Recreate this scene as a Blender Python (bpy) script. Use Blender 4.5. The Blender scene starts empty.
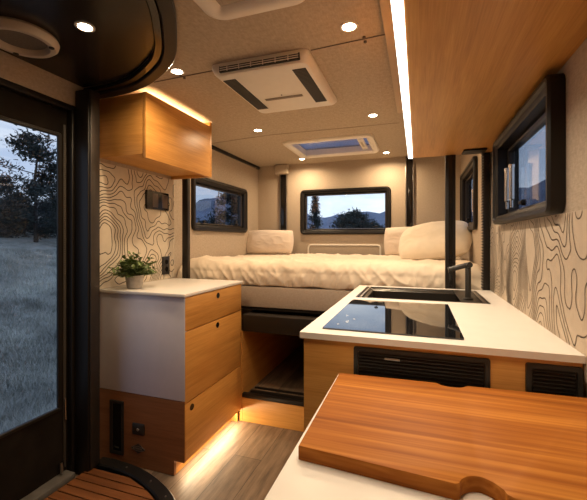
import bpy, bmesh, math, random
import numpy as np
from mathutils import Vector, Matrix, noise as mnoise

C = bpy.context.scene.collection
sc = bpy.context.scene
PI = math.pi
rnd = random.Random(7)

# ------------------------------------------------------------------ dimensions (metres)
H = 1.19            # eye height
CEIL = 1.99
XL, XR, YB, YF = -1.65, 0.373, 3.63, -0.95
S = 1.65/1.62
sz = lambda z: H + (z-H)*S
TOPZ = 0.923        # both worktops

# ------------------------------------------------------------------ mesh collecting helper
class M:
    def __init__(s): s.v = []; s.f = []; s.mi = []
    def add(s, vs, fs, mi=0):
        b = len(s.v); s.v += [tuple(p) for p in vs]
        s.f += [tuple(b + i for i in f) for f in fs]; s.mi += [mi] * len(fs); return s
    def box(s, lo, hi, bev=0.0, mi=0, seg=2):
        lo = Vector(lo); hi = Vector(hi)
        if bev <= 0:
            x0, y0, z0 = lo; x1, y1, z1 = hi
            vs = [(x0,y0,z0),(x1,y0,z0),(x1,y1,z0),(x0,y1,z0),(x0,y0,z1),(x1,y0,z1),(x1,y1,z1),(x0,y1,z1)]
            return s.add(vs, [(0,3,2,1),(4,5,6,7),(0,1,5,4),(1,2,6,5),(2,3,7,6),(3,0,4,7)], mi)
        bm = bmesh.new(); bmesh.ops.create_cube(bm, size=1.0)
        d = hi - lo; c = (hi + lo) / 2
        for v in bm.verts: v.co = Vector((v.co.x*d.x + c.x, v.co.y*d.y + c.y, v.co.z*d.z + c.z))
        bmesh.ops.bevel(bm, geom=list(bm.edges), offset=min(bev, min(d)*0.49), segments=seg, affect='EDGES', profile=0.5)
        return s.bm(bm, mi)
    def bm(s, bm, mi=0, mat=None):
        bm.verts.index_update()
        vs = [(mat @ v.co if mat else v.co) for v in bm.verts]
        s.add(vs, [tuple(v.index for v in f.verts) for f in bm.faces], mi); bm.free(); return s
    def loops(s, loops, cap0=False, cap1=False, mi=0, close=False):
        n = len(loops[0]); vs = [p for l in loops for p in l]; fs = []
        L = len(loops)
        for k in range(L - (0 if close else 1)):
            a = k*n; b = ((k+1) % L)*n
            for i in range(n):
                j = (i+1) % n; fs.append((a+i, a+j, b+j, b+i))
        if cap0: fs.append(tuple(range(n-1, -1, -1)))
        if cap1: fs.append(tuple((L-1)*n + i for i in range(n)))
        return s.add(vs, fs, mi)
    def cyl(s, p0, p1, r0, r1=None, n=20, mi=0):
        return s.tube([p0, p1], [r0, r0 if r1 is None else r1], n, mi)
    def tube(s, pts, rs, n=12, mi=0):
        pts = [Vector(p) for p in pts]
        if not hasattr(rs, '__len__'): rs = [rs]*len(pts)
        ls = []; ref = None
        for k, p in enumerate(pts):
            t = (pts[min(k+1, len(pts)-1)] - pts[max(k-1, 0)]).normalized()
            if ref is None: ref = Vector((0,0,1)) if abs(t.z) < .9 else Vector((1,0,0))
            u = t.cross(ref).normalized(); w = u.cross(t).normalized(); ref = w
            ls.append([p + (u*math.cos(2*PI*i/n) + w*math.sin(2*PI*i/n))*rs[k] for i in range(n)])
        return s.loops(ls, True, True, mi)
    def lathe(s, c, prof, n=32, mi=0, cap0=False, cap1=False):
        ls = [[(c[0]+r*math.cos(2*PI*i/n), c[1]+r*math.sin(2*PI*i/n), c[2]+z) for i in range(n)] for r, z in prof]
        return s.loops(ls, cap0, cap1, mi)
    def prism(s, poly, z0, z1, mi=0, fn=None):
        fn = fn or (lambda a, b, d: (a, b, d))
        return s.loops([[fn(a, b, z0) for a, b in poly], [fn(a, b, z1) for a, b in poly]], True, True, mi)
    def grid(s, P, mi=0, wrap_u=False):
        nu, nv = len(P), len(P[0]); vs = [p for r in P for p in r]; fs = []
        for i in range(nu - (0 if wrap_u else 1)):
            for j in range(nv-1):
                i2 = (i+1) % nu
                fs.append((i*nv+j, i2*nv+j, i2*nv+j+1, i*nv+j+1))
        return s.add(vs, fs, mi)

ORG = {}
def obj(name, m, mats, parent=None, loc=(0,0,0), smooth=True, angle=35, fixn=True):
    """link a collected mesh as ONE object; coordinates are given in world space"""
    org = ORG[parent.name] if parent else Vector(loc)
    me = bpy.data.meshes.new(name)
    me.from_pydata([tuple(Vector(p) - org) for p in m.v], [], m.f)
    if not isinstance(mats, (list, tuple)): mats = [mats]
    for x in mats: me.materials.append(x)
    if len(mats) > 1: me.polygons.foreach_set('material_index', m.mi)
    if fixn:
        b = bmesh.new(); b.from_mesh(me); bmesh.ops.recalc_face_normals(b, faces=b.faces); b.to_mesh(me); b.free()
    if smooth:
        me.shade_smooth(); me.set_sharp_from_angle(angle=math.radians(angle))
    o = bpy.data.objects.new(name, me); C.objects.link(o)
    if parent: o.parent = parent
    else: o.location = org
    ORG[o.name] = org
    return o
def tag(o, label, cat, group=None, kind=None):
    if label: o['label'] = label
    if cat: o['category'] = cat
    if group: o['group'] = group
    if kind: o['kind'] = kind
    return o
def thing(name, label, cat, loc, group=None, kind=None):
    o = bpy.data.objects.new(name, None); C.objects.link(o); o.location = loc
    o.empty_display_size = .05
    ORG[o.name] = Vector(loc)
    return tag(o, label, cat, group, kind)
def struct(name, m, mats, loc=(0,0,0), label=None, cat=None, **k):
    return tag(obj(name, m, mats, None, loc, **k), label, cat, None, 'structure')

# ------------------------------------------------------------------ materials
def newmat(name):
    m = bpy.data.materials.new(name); m.use_nodes = True
    nt = m.node_tree; return m, nt, nt.nodes['Principled BSDF']
def N(nt, t, **kw):
    n = nt.nodes.new(t)
    for k, v in kw.items():
        if k in n.inputs: n.inputs[k].default_value = v
        else: setattr(n, k, v)
    return n
def rgba(c): return (c[0], c[1], c[2], 1)
def plain(name, col, rough=.5, metal=0, spec=.5, var=0.0, scale=20, bump=0, bscale=200, coat=0):
    m, nt, b = newmat(name)
    b.inputs['Base Color'].default_value = rgba(col); b.inputs['Roughness'].default_value = rough
    b.inputs['Metallic'].default_value = metal; b.inputs['Specular IOR Level'].default_value = spec
    b.inputs['Coat Weight'].default_value = coat
    tc = N(nt, 'ShaderNodeTexCoord')
    no = N(nt, 'ShaderNodeTexNoise', Scale=scale, Detail=4.0); nt.links.new(tc.outputs['Object'], no.inputs['Vector'])
    r = N(nt, 'ShaderNodeValToRGB'); v = max(var, .02)
    r.color_ramp.elements[0].position = .3; r.color_ramp.elements[1].position = .7
    r.color_ramp.elements[0].color = rgba([x*(1-v) for x in col]); r.color_ramp.elements[1].color = rgba([min(1, x*(1+v)) for x in col])
    nt.links.new(no.outputs['Fac'], r.inputs['Fac']); nt.links.new(r.outputs['Color'], b.inputs['Base Color'])
    if bump:
        n2 = N(nt, 'ShaderNodeTexNoise', Scale=bscale, Detail=3.0); nt.links.new(tc.outputs['Object'], n2.inputs['Vector'])
        bp = N(nt, 'ShaderNodeBump', Strength=bump, Distance=.002); nt.links.new(n2.outputs['Fac'], bp.inputs['Height']); nt.links.new(bp.outputs['Normal'], b.inputs['Normal'])
    return m
def wood(name, dark, mid, light, grain='Y', fine=90, band=9, rough=.42, contrast=.55, spec=.4, stretch=14):
    """grain runs along one axis: two stretched noises (broad bands + fine pores)"""
    m, nt, b = newmat(name); b.inputs['Roughness'].default_value = rough; b.inputs['Specular IOR Level'].default_value = spec
    tc = N(nt, 'ShaderNodeTexCoord')
    def stretched(sc_, k, det):
        mp = N(nt, 'ShaderNodeMapping')
        s = {'X': (sc_/k, sc_, sc_), 'Y': (sc_, sc_/k, sc_), 'Z': (sc_, sc_, sc_/k)}[grain]
        mp.inputs['Scale'].default_value = s
        no = N(nt, 'ShaderNodeTexNoise', Scale=1.0, Detail=det, Roughness=.6, Distortion=.4)
        nt.links.new(tc.outputs['Object'], mp.inputs['Vector']); nt.links.new(mp.outputs[0], no.inputs['Vector']); return no
    a = stretched(band, stretch*.7, 3.0); f = stretched(fine, stretch*1.6, 2.0)
    mx = N(nt, 'ShaderNodeMix'); mx.data_type = 'FLOAT'; mx.inputs[0].default_value = .45
    nt.links.new(a.outputs['Fac'], mx.inputs[2]); nt.links.new(f.outputs['Fac'], mx.inputs[3])
    r = N(nt, 'ShaderNodeValToRGB'); e = r.color_ramp.elements
    e[0].position = .5-contrast*.4; e[0].color = rgba(dark); e[1].position = .5+contrast*.4; e[1].color = rgba(light)
    q = e.new(.5); q.color = rgba(mid)
    nt.links.new(mx.outputs[0], r.inputs['Fac']); nt.links.new(r.outputs['Color'], b.inputs['Base Color'])
    bp = N(nt, 'ShaderNodeBump', Strength=.12, Distance=.001); nt.links.new(f.outputs['Fac'], bp.inputs['Height']); nt.links.new(bp.outputs['Normal'], b.inputs['Normal'])
    return m
def fabric(name, c0, c1, scale=260, rough=.9):
    m, nt, b = newmat(name); b.inputs['Roughness'].default_value = rough; b.inputs['Specular IOR Level'].default_value = .15
    tc = N(nt, 'ShaderNodeTexCoord')
    def st(k):
        mp = N(nt, 'ShaderNodeMapping'); mp.inputs['Scale'].default_value = k
        no = N(nt, 'ShaderNodeTexNoise', Scale=1.0, Detail=3.0, Roughness=.65)
        nt.links.new(tc.outputs['Object'], mp.inputs['Vector']); nt.links.new(mp.outputs[0], no.inputs['Vector']); return no
    a = st((scale, scale*.25, scale*.25)); c = st((scale*.25, scale*.25, scale))
    ad = N(nt, 'ShaderNodeMath', operation='ADD'); nt.links.new(a.outputs['Fac'], ad.inputs[0]); nt.links.new(c.outputs['Fac'], ad.inputs[1])
    r = N(nt, 'ShaderNodeValToRGB'); e = r.color_ramp.elements
    hv = N(nt, 'ShaderNodeMath', operation='MULTIPLY'); hv.inputs[1].default_value = .5; nt.links.new(ad.outputs[0], hv.inputs[0])
    e[0].position = .32; e[0].color = rgba(c0); e[1].position = .68; e[1].color = rgba(c1)
    nt.links.new(hv.outputs[0], r.inputs['Fac']); nt.links.new(r.outputs['Color'], b.inputs['Base Color'])
    bp = N(nt, 'ShaderNodeBump', Strength=.25, Distance=.001); nt.links.new(hv.outputs[0], bp.inputs['Height']); nt.links.new(bp.outputs['Normal'], b.inputs['Normal'])
    return m
def glow(name, col, strength):
    m, nt, b = newmat(name); b.inputs['Base Color'].default_value = rgba(col)
    b.inputs['Emission Color'].default_value = rgba(col); b.inputs['Emission Strength'].default_value = strength; return m
def glass(name, tint=(.92,.95,.97), ior=1.45, refl=1.0):
    m = bpy.data.materials.new(name); m.use_nodes = True; nt = m.node_tree; nt.nodes.clear()
    out = N(nt, 'ShaderNodeOutputMaterial'); mx = N(nt, 'ShaderNodeMixShader'); 
    tr = N(nt, 'ShaderNodeBsdfTransparent'); tr.inputs['Color'].default_value = rgba(tint)
    gl = N(nt, 'ShaderNodeBsdfGlossy', Roughness=.02)
    ge = N(nt, 'ShaderNodeNewGeometry')
    # both faces of a thin sheet reflect alike: Schlick's law on |N.I|
    dp = N(nt, 'ShaderNodeVectorMath', operation='DOT_PRODUCT'); nt.links.new(ge.outputs['Normal'], dp.inputs[0]); nt.links.new(ge.outputs['Incoming'], dp.inputs[1])
    ab = N(nt, 'ShaderNodeMath', operation='ABSOLUTE'); nt.links.new(dp.outputs['Value'], ab.inputs[0])
    om = N(nt, 'ShaderNodeMath', operation='SUBTRACT'); om.inputs[0].default_value = 1; nt.links.new(ab.outputs[0], om.inputs[1])
    pw = N(nt, 'ShaderNodeMath', operation='POWER'); pw.inputs[1].default_value = 5; nt.links.new(om.outputs[0], pw.inputs[0])
    mf = N(nt, 'ShaderNodeMath', operation='MULTIPLY_ADD'); mf.inputs[1].default_value = .96*refl; mf.inputs[2].default_value = .04*refl
    nt.links.new(pw.outputs[0], mf.inputs[0])
    nt.links.new(mf.outputs[0], mx.inputs[0]); nt.links.new(tr.outputs[0], mx.inputs[1]); nt.links.new(gl.outputs[0], mx.inputs[2]); nt.links.new(mx.outputs[0], out.inputs[0])
    return m

MAT = {}
MAT['wall'] = fabric('tan_wall_fabric', (.40,.325,.25), (.56,.46,.36))
MAT['ceil'] = fabric('tan_ceiling_fabric', (.39,.315,.235), (.55,.455,.35), scale=200)
MAT['panelL'] = plain('printed_panel', (.66,.57,.45), .6, var=.04)
MAT['panelR'] = plain('printed_panel_tan', (.53,.43,.325), .6, var=.04)
MAT['line'] = plain('contour_ink', (.045,.035,.03), .7)
MAT['lineR'] = plain('contour_ink_brown', (.15,.112,.08), .7)
MAT['bambooY'] = wood('bamboo_along', (.45,.195,.042), (.58,.275,.066), (.68,.350,.098), 'Y', fine=230, band=26, contrast=.50, stretch=22, rough=.42, spec=.45)
MAT['bambooX'] = wood('bamboo_across', (.45,.195,.042), (.58,.275,.066), (.68,.350,.098), 'X', fine=230, band=26, contrast=.50, stretch=22, rough=.42, spec=.45)
MAT['bambooZ'] = wood('bamboo_upright', (.45,.195,.042), (.58,.275,.066), (.68,.350,.098), 'Z', fine=230, band=26, contrast=.50, stretch=22, rough=.42, spec=.45)
MAT['walnut'] = wood('end_panel_brown', (.17,.062,.022), (.235,.092,.034), (.30,.125,.05), 'X', fine=230, band=26, contrast=.5, stretch=22)
MAT['board'] = wood('cutting_board_wood', (.20,.055,.009), (.36,.118,.018), (.58,.235,.043), 'X', fine=75, band=15, rough=.5, contrast=.42, spec=.12, stretch=24)
MAT['teak'] = wood('teak', (.12,.040,.013), (.21,.074,.023), (.30,.115,.038), 'X', fine=80, band=14, rough=.45)
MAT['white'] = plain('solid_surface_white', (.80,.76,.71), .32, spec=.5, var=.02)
MAT['laminate'] = plain('white_laminate_shaded', (.60,.575,.64), .4, var=.02)  # white panel; the dimmer, cooler light on it is put into this colour
MAT['plastic'] = plain('white_plastic', (.82,.76,.68), .4)
MAT['black'] = plain('black_powdercoat', (.016,.014,.012), .42, var=.1, bump=.1)
MAT['blackgloss'] = plain('black_gloss', (.012,.010,.009), .12, spec=.5)
MAT['cook'] = plain('black_ceramic_glass', (.006,.007,.009), .025, spec=.9)
MAT['post'] = plain('bronze_post', (.045,.036,.030), .38, metal=.4, var=.1)
MAT['frame'] = plain('window_frame_black', (.014,.011,.009), .42, spec=.3)
MAT['sash'] = plain('window_sash_bronze', (.035,.028,.024), .3, spec=.5)
MAT['chrome'] = plain('brushed_chrome', (.65,.60,.55), .25, metal=1)
MAT['steel'] = plain('brushed_steel', (.36,.33,.30), .35, metal=1)
MAT['led'] = glow('led_lens', (1,.84,.62), 30)
MAT['ledstrip'] = glow('led_strip_lens', (1,.93,.84), 3.2)
MAT['ledwarm'] = glow('led_strip_warm', (1,.78,.50), 2.6)
MAT['glass'] = glass('window_glass', (.60,.63,.67))
MAT['rearglass'] = glass('rear_window_glass', (.86,.88,.90))
MAT['roofglass'] = glass('roof_hatch_acrylic', (.36,.38,.46))
MAT['doorglass'] = glass('door_vinyl', (.70,.72,.75), refl=.3)
MAT['curtain'] = plain('black_door_fabric', (.016,.012,.009), .95, spec=.1, var=.25, scale=9, bump=.3, bscale=500)
MAT['duvet'] = plain('duvet_cotton', (.76,.65,.52), .9, spec=.1, var=.03, scale=6)
MAT['pillowc'] = plain('pillow_cream', (.80,.70,.57), .9, spec=.1, var=.03)
MAT['pillowp'] = fabric('pillow_blush', (.66,.55,.46), (.78,.67,.57), scale=300)
MAT['uphol'] = fabric('bed_upholstery', (.36,.29,.235), (.48,.40,.33), scale=180)
MAT['matt'] = plain('mattress', (.72,.66,.58), .9, spec=.1)
MAT['sill'] = plain('grey_sill', (.15,.135,.12), .5, var=.15)
MAT['tray'] = plain('shower_tray_black', (.012,.011,.010), .3, var=.1)
MAT['pot'] = plain('concrete_pot', (.46,.41,.36), .8, var=.12, scale=60, bump=.4)
MAT['soil'] = plain('soil', (.06,.04,.03), .95, var=.3, scale=120)
MAT['leaf'] = plain('leaf', (.13,.185,.055), .5, var=.4, scale=40)
MAT['stem'] = plain('plant_stem', (.10,.11,.03), .6)
MAT['fan'] = plain('vent_plastic_beige', (.50,.42,.33), .4)
MAT['fanin'] = plain('vent_mesh_brown', (.15,.115,.085), .7, var=.2, scale=150)
MAT['acdark'] = plain('ac_grille_dark', (.016,.014,.012), .6)
MAT['trimtan'] = plain('trim_tan', (.50,.38,.25), .6)
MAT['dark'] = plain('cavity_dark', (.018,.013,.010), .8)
MAT['disp'] = plain('display_glass', (.10,.070,.055), .15)
MAT['needle'] = plain('pine_needles', (.026,.036,.032), .8, var=.35, scale=3)
MAT['bark'] = plain('pine_bark', (.045,.036,.030), .9, var=.3, scale=8)
MAT['bush'] = plain('bush_leaf', (.075,.085,.078), .8, var=.35, scale=3)
MAT['grass'] = plain('dry_grass', (.50,.51,.45), .9, var=.45, scale=1.1)

def floor_mat():
    m, nt, b = newmat('vinyl_planks'); b.inputs['Roughness'].default_value = .48; b.inputs['Specular IOR Level'].default_value = .3
    tc = N(nt, 'ShaderNodeTexCoord'); mp = N(nt, 'ShaderNodeMapping'); mp.inputs['Rotation'].default_value = (0,0,PI/2)
    nt.links.new(tc.outputs['Object'], mp.inputs['Vector'])
    br = N(nt, 'ShaderNodeTexBrick', Scale=1.0); br.inputs['Brick Width'].default_value = 1.2; br.inputs['Row Height'].default_value = .16
    br.inputs['Mortar Size'].default_value = .0015; br.inputs['Color1'].default_value = (.165,.115,.078,1); br.inputs['Color2'].default_value = (.245,.168,.108,1); br.inputs['Mortar'].default_value = (.05,.035,.025,1)
    nt.links.new(mp.outputs[0], br.inputs['Vector'])
    m2 = N(nt, 'ShaderNodeMapping'); m2.inputs['Scale'].default_value = (34,3.4,34); nt.links.new(tc.outputs['Object'], m2.inputs['Vector'])
    no = N(nt, 'ShaderNodeTexNoise', Scale=1.0, Detail=6.0, Roughness=.7); nt.links.new(m2.outputs[0], no.inputs['Vector'])
    r = N(nt, 'ShaderNodeValToRGB'); r.color_ramp.elements[0].position = .25; r.color_ramp.elements[0].color = (.35,.35,.35,1); r.color_ramp.elements[1].position = .75; r.color_ramp.elements[1].color = (1.5,1.5,1.5,1)
    nt.links.new(no.outputs['Fac'], r.inputs['Fac'])
    mx = N(nt, 'ShaderNodeMix'); mx.data_type = 'RGBA'; mx.blend_type = 'MULTIPLY'; mx.inputs[0].default_value = 1
    nt.links.new(br.outputs['Color'], mx.inputs[6]); nt.links.new(r.outputs['Color'], mx.inputs[7]); nt.links.new(mx.outputs[2], b.inputs['Base Color'])
    return m
MAT['floor'] = floor_mat()
def ground_mat():
    m, nt, b = newmat('meadow'); b.inputs['Roughness'].default_value = .95; b.inputs['Specular IOR Level'].default_value = .05
    tc = N(nt, 'ShaderNodeTexCoord')
    a = N(nt, 'ShaderNodeTexNoise', Scale=.7, Detail=8.0, Roughness=.75); nt.links.new(tc.outputs['Object'], a.inputs['Vector'])
    r = N(nt, 'ShaderNodeValToRGB'); e = r.color_ramp.elements
    e[0].position = .36; e[0].color = (.15,.16,.135,1); e[1].position = .66; e[1].color = (.52,.53,.47,1)
    nt.links.new(a.outputs['Fac'], r.inputs['Fac']); nt.links.new(r.outputs['Color'], b.inputs['Base Color'])
    return m
MAT['ground'] = ground_mat()
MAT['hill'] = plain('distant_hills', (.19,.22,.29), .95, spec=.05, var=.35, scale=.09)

# ------------------------------------------------------------------ profiled frames on a plane
def rrect(a0, a1, b0, b1, r, k=6):
    r = max(r, .0005); P = []
    for cx, cy, t0 in ((a1-r, b1-r, 0), (a0+r, b1-r, PI/2), (a0+r, b0+r, PI), (a1-r, b0+r, 1.5*PI)):
        for i in range(k+1):
            t = t0 + PI/2*i/k; P.append((cx + r*math.cos(t), cy + r*math.sin(t)))
    return P
def placer(axis, w, s):
    if axis == 'x': return lambda a, b, d: (w + s*d, a, b)
    if axis == 'y': return lambda a, b, d: (a, w + s*d, b)
    return lambda a, b, d: (a, b, w + s*d)
def ring(m, pl, rect, R, prof, cap=False, mi=0, k=6):
    a0, a1, b0, b1 = rect; ls = []
    for ins, d in prof:
        ls.append([pl(a, b, d) for a, b in rrect(a0+ins, a1-ins, b0+ins, b1-ins, R-ins if R-ins > .004 else .004, k)])
    return m.loops(ls, False, cap, mi, close=not cap)
def wall_cells(m, fn, a0, a1, b0, b1, t0, t1, holes):
    """wall slab between a0..a1, b0..b1 with rectangular openings"""
    A = sorted({a0, a1, *[min(max(h[i], a0), a1) for h in holes for i in (0, 1)]})
    for i in range(len(A)-1):
        am = (A[i]+A[i+1])/2
        hs = sorted([(max(h[2], b0), min(h[3], b1)) for h in holes if h[0] < am < h[1]])
        z = b0
        for lo, hi in hs + [(b1, b1)]:
            if lo > z + 1e-6:
                p, q = fn(A[i], z, t0), fn(A[i+1], lo, t1)
                m.box([min(x, y) for x, y in zip(p, q)], [max(x, y) for x, y in zip(p, q)])
            z = max(z, hi)

# ------------------------------------------------------------------ SETTING: room shell
WL = (2.344*S, 3.263*S, sz(1.263), sz(1.690))       # left bed window: y0,y1,z0,z1
WR = (-1.140*S, -.238*S, sz(1.248), sz(1.703))      # rear window: x0,x1,z0,z1
WK = (1.145, 1.915, 1.262, 1.645)       # kitchen window: y0,y1,z0,z1
WB = (2.63, 3.45, 1.262, 1.75)          # right bed window
HT = (-1.055, -.318, 2.75, 3.33)        # roof hatch: x0,x1,y0,y1
inset = lambda r, i: (r[0]+i, r[1]-i, r[2]+i, r[3]-i)
DOOR = (.50, 1.400, .0, 1.872)
m = M(); wall_cells(m, lambda a, b, t: (t, a, b), YF-.06, YB+.06, -.06, CEIL+.05, XL-.06, XL, [inset(WL, .035), DOOR]); struct('wall_left', m, MAT['wall'], smooth=False)
m = M(); wall_cells(m, lambda a, b, t: (a, t, b), XL-.06, XR+.06, -.06, CEIL+.05, YB, YB+.06, [inset(WR, .035)]); struct('wall_rear', m, MAT['wall'], smooth=False)
m = M(); wall_cells(m, lambda a, b, t: (t, a, b), YF-.06, YB+.06, -.06, CEIL+.05, XR, XR+.06, [inset(WK, .035), inset(WB, .035)]); struct('wall_right', m, MAT['wall'], smooth=False)
m = M(); m.box((XL-.06, YF-.06, -.06), (XR+.06, YF, CEIL+.05)); struct('wall_front', m, MAT['wall'], smooth=False)
m = M(); wall_cells(m, lambda a, b, t: (a, b, t), XL-.06, XR+.06, YF-.06, YB+.06, CEIL, CEIL+.06, [inset(HT, .049)]); struct('ceiling', m, MAT['ceil'], smooth=False)
m = M(); m.box((XL-.06, YF-.06, -.08), (XR+.06, YB+.06, 0)); struct('floor', m, MAT['floor'], smooth=False)
m = M(); m.box((XL, 2.50, CEIL-.028), (XL+.022, YB, CEIL-.001), .003); struct('trim_1', m, MAT['frame'])
# ceiling panel joint with its two little clips
m = M()
def strip2(p, q, w, z0, z1):
    d = (Vector(q)-Vector(p)).normalized(); n = Vector((-d.y, d.x))*w/2; p = Vector(p); q = Vector(q)
    m.prism([tuple(p-n), tuple(q-n), tuple(q+n), tuple(p+n)], z0, z1)
strip2((-1.26, 1.508), (-.905, 1.495), .005, CEIL-.0025, CEIL)
strip2((-.425, 1.468), (-.120, 1.448), .005, CEIL-.0025, CEIL)
for x, y in ((-1.085, 1.488), (-1.085, 1.515), (-.199, 1.440), (-.199, 1.473)):
    m.lathe((x, y, CEIL-.006), [(.0065, .006), (.0065, 0)], 10, cap1=True)
struct('trim_2', m, plain('joint_brown', (.10,.07,.05), .7))
m = M(); strip2((-1.64, 2.62), (-1.08, 2.55), .004, CEIL-.002, CEIL); strip2((-1.08, 2.55), (-.12, 2.57), .004, CEIL-.002, CEIL); struct('trim_3', m, plain('joint_tan', (.24,.185,.13), .8))
# tan trim along the ceiling beside the kitchen wall unit
m = M(); m.box((-.117, -.3, CEIL-.026), (-.058, 2.30, CEIL-.0005), .003); struct('trim_4', m, MAT['trimtan'])

# ------------------------------------------------------------------ contour-printed wall panels (marching squares ribbons on the panel's face)
def contours(m, fn, a0, a1, b0, b1, field, levels, width, step, depth, mi):
    na = int((a1-a0)/step)+1; nb = int((b1-b0)/step)+1
    A = np.linspace(a0, a1, na); B = np.linspace(b0, b1, nb)
    F = field(*np.meshgrid(A, B, indexing='ij'))
    lo, hi = np.percentile(F, 1), np.percentile(F, 99)
    for L in np.linspace(lo, hi, levels+2)[1:-1]:
        G = F - L
        S = (G > 0).astype(int); k = S[:-1,:-1] + S[1:,:-1] + S[1:,1:] + S[:-1,1:]
        for i, j in zip(*np.where((k > 0) & (k < 4))):
            c = [(i, j), (i+1, j), (i+1, j+1), (i, j+1)]; pts = []
            for q in range(4):
                p0, p1 = c[q], c[(q+1) % 4]; g0, g1 = G[p0], G[p1]
                if (g0 > 0) != (g1 > 0):
                    t = g0/(g0-g1)
                    pts.append((A[p0[0]]+(A[p1[0]]-A[p0[0]])*t, B[p0[1]]+(B[p1[1]]-B[p0[1]])*t))
            for q in range(0, len(pts)-1, 2):
                p, r_ = Vector(pts[q]), Vector(pts[q+1]); d = r_-p
                if d.length < 1e-6: continue
                d.normalize(); n = Vector((-d.y, d.x))*width/2; e = d*width*.3
                quad = [p-e-n, r_+e-n, r_+e+n, p-e+n]
                m.add([fn(x.x, x.y, depth) for x in quad], [(0,1,2,3)], mi)
def pn(seed):
    f = lambda x, y: mnoise.noise(Vector((x, y, seed*3.7)))
    return np.vectorize(f)
n1, n2, n3 = pn(1), pn(2), pn(3)
def fieldL(y, z):
    wx = n3(y*4, z*4); wz = n2(y*4+9, z*4+4)
    return n1(y*2.9+wx*.35+1.3, z*2.6+wz*.35+.4) + .42*n2(y*7+wx*.4, z*6+3) + .10*n3(y*17, z*17)
m = M(); m.box((XL+.0005, 1.43, TOPZ+.001), (XL+.006, 2.178, 1.6195)); pl = placer('x', XL+.006, 1)
contours(m, pl, 1.435, 2.173, TOPZ+.005, 1.616, fieldL, 13, .0048, .006, .0006, 1)
tag(obj('contour_panel', m, [MAT['panelL'], MAT['line']], loc=(XL+.003, 1.77, TOPZ), smooth=False, fixn=False), 'pale wall panel printed with black contour lines above the left drawers', 'wall panel')
def fieldR(y, z):
    wx = n3(y*5+3, z*5); wz = n2(y*5, z*3+7)
    return n1(y*3.5+wx*.3+7.1, z*1.7+wz*.3+2.4) + .30*n2(y*6.6+wx*.4, z*3.6+9) + .07*n3(y*19, z*12)
m = M(); m.box((XR-.006, .15, TOPZ-.06), (XR-.0005, 2.195, 1.262)); pl = placer('x', XR-.006, -1)
contours(m, pl, .30, 2.19, TOPZ+.002, 1.259, fieldR, 16, .0038, .006, .0006, 1)
tag(obj('contour_panel', m, [MAT['panelR'], MAT['lineR']], loc=(XR-.003, 1.2, TOPZ-.06), smooth=False, fixn=False), 'tan wall panel printed with brown contour lines behind the kitchen worktop', 'wall panel')

# ------------------------------------------------------------------ windows
def window(name, axis, w, s, r, R, stays=(), latches=(), fw=.05, pd=.027):
    """black rounded frame standing off the wall, an inner sash, a pane, black latches"""
    c = placer(axis, w, s)((r[0]+r[1])/2, r[2], 0)
    e = thing(name, None, None, c, kind='structure'); pl = placer(axis, w, s)
    m = M(); ring(m, pl, r, R, [(0, .001), (0, pd-.007), (.006, pd), (fw*.44, pd), (fw*.6, pd-.009), (fw*.84, pd-.011), (fw, pd-.017), (fw, -.058), (.0355, -.058), (.0355, -.002)])
    obj('window_frame', m, MAT['frame'], e)
    m = M(); i = fw+.001; ring(m, pl, r, R, [(i, -.020), (i+.008, -.012), (i+.016, -.016), (i+.018, -.045), (i, -.045)])
    obj('sash', m, MAT['sash'], e)
    m = M(); ring(m, pl, r, R, [(i+.012, -.026), (i+.012, -.030)], cap=True); q = rrect(r[0]+i+.012, r[1]-i-.012, r[2]+i+.012, r[3]-i-.012, R-i-.012 if R-i-.012 > .004 else .004)
    m.f.append(tuple(range(len(q)))); m.mi.append(0)
    obj('pane', m, MAT['rearglass'] if axis == 'y' else MAT['glass'], e)
    for (a, b) in latches:
        m = M(); p = pl(a, b, -.016); q = pl(a, b, -.002); m.tube([p, q], [.013, .011], 14)
        p2 = pl(a-.018, b-.006, -.004); q2 = pl(a+.018, b+.006, .003); m.box([min(x, y) for x, y in zip(p2, q2)], [max(x, y) for x, y in zip(p2, q2)], .002)
        obj('latch', m, MAT['frame'], e)
    for (a, b0, b1) in stays:
        m = M(); m.tube([pl(a, b0, .006), pl(a, b0+.03, .006), pl(a, b0+.035, .006), pl(a, b1, .006)], [.006, .006, .010, .010], 14)
        m.tube([pl(a, b1, .006), pl(a, b1+.012, .006)], [.012, .012], 14)
        o = obj('stay', m, MAT['chrome'], e); o['label'] = 'chrome telescopic stay'
    return e
window('window_1', 'x', XL, 1, WL, .045, latches=((2.58, 1.345), (3.15, 1.345)))
window('window_2', 'y', YB, -1, WR, .045, latches=((-1.02, 1.325), (-.385, 1.325)), fw=.042)
window('window_3', 'x', XR, -1, WK, .032, pd=.042, fw=.038, stays=((1.79, 1.325, 1.49), (1.71, 1.325, 1.49)), latches=((1.60, 1.335),))
window('window_4', 'x', XR, -1, WB, .045, stays=((2.80, 1.36, 1.53),), latches=((3.2, 1.36),))

# ------------------------------------------------------------------ entry door with its screen fabric
XD = XL-.035
door = thing('door_1', 'entry door opening closed by black fabric with a clear window', 'door', (XD, .94, 0), kind='structure')
m = M()
for lo, hi in (((XL-.06, DOOR[1]-.03, .0), (XL+.002, DOOR[1]-.001, DOOR[3])), ((XL-.06, DOOR[0]+.001, 0), (XL+.002, DOOR[0]+.03, DOOR[3])), ((XL-.06, DOOR[0]+.03, DOOR[3]-.03), (XL+.002, DOOR[1]-.03, DOOR[3]-.001))):
    m.box(lo, hi, .003)
obj('door_frame', m, MAT['frame'], door)
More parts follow.
